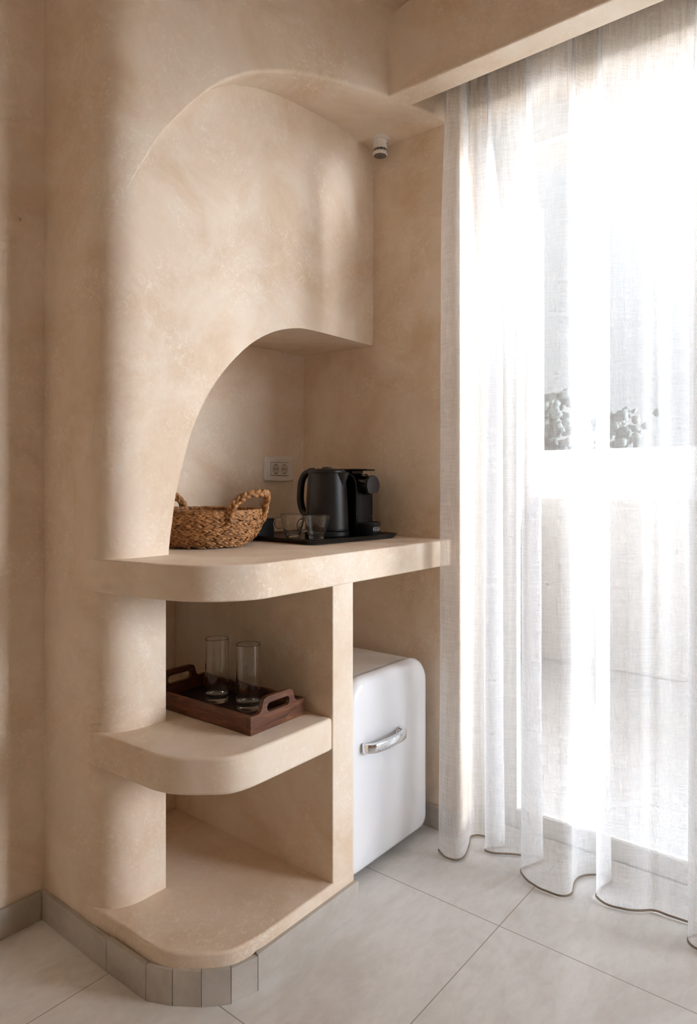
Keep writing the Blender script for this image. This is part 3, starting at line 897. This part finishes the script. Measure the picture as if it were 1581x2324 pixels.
cup('clear glass coffee cup between the black box and the other cup', 1.596, 1.517, CAMR + .12)
# black box and small black pot
bx = thing('black_box', 'glossy black lidded box between the basket and the glass cups', 'box', (1.548, 1.612, TF), math.radians(-14))
bm = prism(rrect(-.065, .035, -.032, .032, .012, 6), 0, .052); obj('box_body', bm, M_BLACK, bx, smooth=True, angle=40)
bm = prism(rrect(-.066, .036, -.033, .033, .013, 6), .053, .060); obj('lid', bm, M_BLACK, bx, smooth=True, angle=40)

# ------------------------------------------------------------------ wooden tray with two tumblers
SH = .541
wt = thing('wooden_tray', 'dark walnut serving tray with cut-out end handles on the middle shelf', 'tray', (1.128, 1.210, SH + .0006), math.radians(1.5))
WW, WD, WH, TH = .195, .395, .045, .011
obj('tray_floor', box(TH, WW - TH, TH, WD - TH, .003, .012), M_WOOD_DARK, wt)
for x0 in (0, WW - TH): obj('long_side', box(x0, x0 + TH, TH, WD - TH, 0, WH), M_WOOD, wt, bevel=.0015)
def end_panel(y0):
    # outline with raised handle and an oval slot, built as a bridged ring
    out = [(0, 0), (WW, 0), (WW, WH), (WW * .86, WH)]
    out += [(p.x, p.y) for p in catmull([(WW*.86, WH, 0), (WW*.815, WH + .006, 0), (WW*.785, WH + .022, 0), (WW*.76, WH + .032, 0), (WW*.70, WH + .036, 0)], 4)][1:]
    out += [(WW*.5, WH + .036)]
    out += [(p.x, p.y) for p in catmull([(WW*.30, WH + .036, 0), (WW*.24, WH + .032, 0), (WW*.215, WH + .022, 0), (WW*.185, WH + .006, 0), (WW*.14, WH, 0)], 4)]
    out += [(0, WH)]
    hole = rrect(WW*.29, WW*.71, WH - .003, WH + .020, .0112, 6)
    bm = bmesh.new()
    def ring(pts, y): 
        vs = [bm.verts.new((a, y, b)) for a, b in pts]
        return vs, [bm.edges.new((vs[i], vs[(i+1) % len(vs)])) for i in range(len(vs))]
    R = {}
    for y in (y0, y0 + TH):
        ov, oe = ring(out, y); hv, he = ring(hole, y)
        bmesh.ops.triangle_fill(bm, use_beauty=True, use_dissolve=False, edges=oe + he)
        R[y] = (ov, hv)
    for q in (0, 1):
        A, B = R[y0][q], R[y0 + TH][q]
        for i in range(len(A)):
            bm.faces.new((A[i], A[(i+1) % len(A)], B[(i+1) % len(A)], B[i]))
    return bm
for y0 in (0, WD - TH): obj('end_panel', end_panel(y0), M_WOOD, wt, smooth=True, angle=30)

def tumbler(label, x, y):
    t = thing('tumbler_glass', label, 'glass', (x, y, SH + .0125), 0, 'tall tumblers on the wooden tray')
    prof = [(0, .0005), (.0295, .0005), (.0310, .002), (.0316, .005), (.0318, .17), (.0311, .1708), (.0304, .1702), (.0302, .024), (.0285, .0205), (.02, .0185), (0, .0178)]
    obj('glass_body', lathe(prof, n=64), M_GLASS, t, smooth=True)
    return t
tumbler('tall clear tumbler nearer the front handle of the wooden tray', 1.238, 1.337)
tumbler('tall clear tumbler behind the other one, deeper on the wooden tray', 1.229, 1.452)

# ------------------------------------------------------------------ light
w = bpy.data.worlds.new('sky'); sc.world = w; w.use_nodes = True
nt = w.node_tree; bg = nt.nodes['Background']
SKY_S, LOW_S = .33, 11.5
# pale sky above, added glow below the horizon lighting soffits and beam from beneath
wtc = nt.nodes.new('ShaderNodeTexCoord'); wsx = nt.nodes.new('ShaderNodeSeparateXYZ'); nt.links.new(wtc.outputs['Generated'], wsx.inputs[0])
wr = ramp(nt, [(.0, (LOW_S * .96, LOW_S * .99, LOW_S * 1.03, 1)), (.47, (LOW_S * .96, LOW_S * .99, LOW_S * 1.03, 1)), (.492, (.9 * SKY_S, .95 * SKY_S, 1.0 * SKY_S, 1)), (1, (.86 * SKY_S, .95 * SKY_S, 1.06 * SKY_S, 1))])
wmr = nt.nodes.new('ShaderNodeMapRange'); wmr.inputs['From Min'].default_value = -1; wmr.inputs['From Max'].default_value = 1
nt.links.new(wsx.outputs['Z'], wmr.inputs['Value']); nt.links.new(wmr.outputs['Result'], wr.inputs['Fac']); nt.links.new(wr.outputs['Color'], bg.inputs['Color'])
bg.inputs['Strength'].default_value = 1
sun = bpy.data.lights.new('sun', 'SUN'); sun.energy = 10.6; sun.angle = math.radians(25); sun.color = (.94, .99, 1.09)
so_ = bpy.data.objects.new('sun', sun); COL.objects.link(so_)
Ldir = Vector((.42, -.91, .15)).normalized()
so_.rotation_euler = Ldir.to_track_quat('Z', 'Y').to_euler(); so_.location = (6, -8, 4)

# ------------------------------------------------------------------ camera
cam = bpy.data.cameras.new('camera'); co = bpy.data.objects.new('camera', cam); COL.objects.link(co)
cam.sensor_fit = 'HORIZONTAL'; cam.sensor_width = 24; cam.lens = 24 * 1551 / 1581
cam.shift_y = -67 / 1581; cam.clip_start = .02
co.location = (0, 0, 1.15); co.rotation_euler = (PI / 2, 0, -math.atan(1551 / 1250))
sc.camera = co

# ------------------------------------------------------------------ render look
vs_ = sc.view_settings
vs_.view_transform = 'Standard'; vs_.look = 'None'; vs_.exposure = 1.98; vs_.gamma = 1; vs_.use_curve_mapping = False
cy = sc.cycles
cy.use_denoising = True
cy.use_adaptive_sampling = True; cy.adaptive_threshold = .07; cy.adaptive_min_samples = 16
try: cy.denoiser = 'OPENIMAGEDENOISE'
except Exception: pass
cy.max_bounces = 14; cy.diffuse_bounces = 8; cy.glossy_bounces = 6; cy.transmission_bounces = 12; cy.transparent_max_bounces = 18
cy.sample_clamp_indirect = 6; cy.caustics_reflective = False; cy.caustics_refractive = False
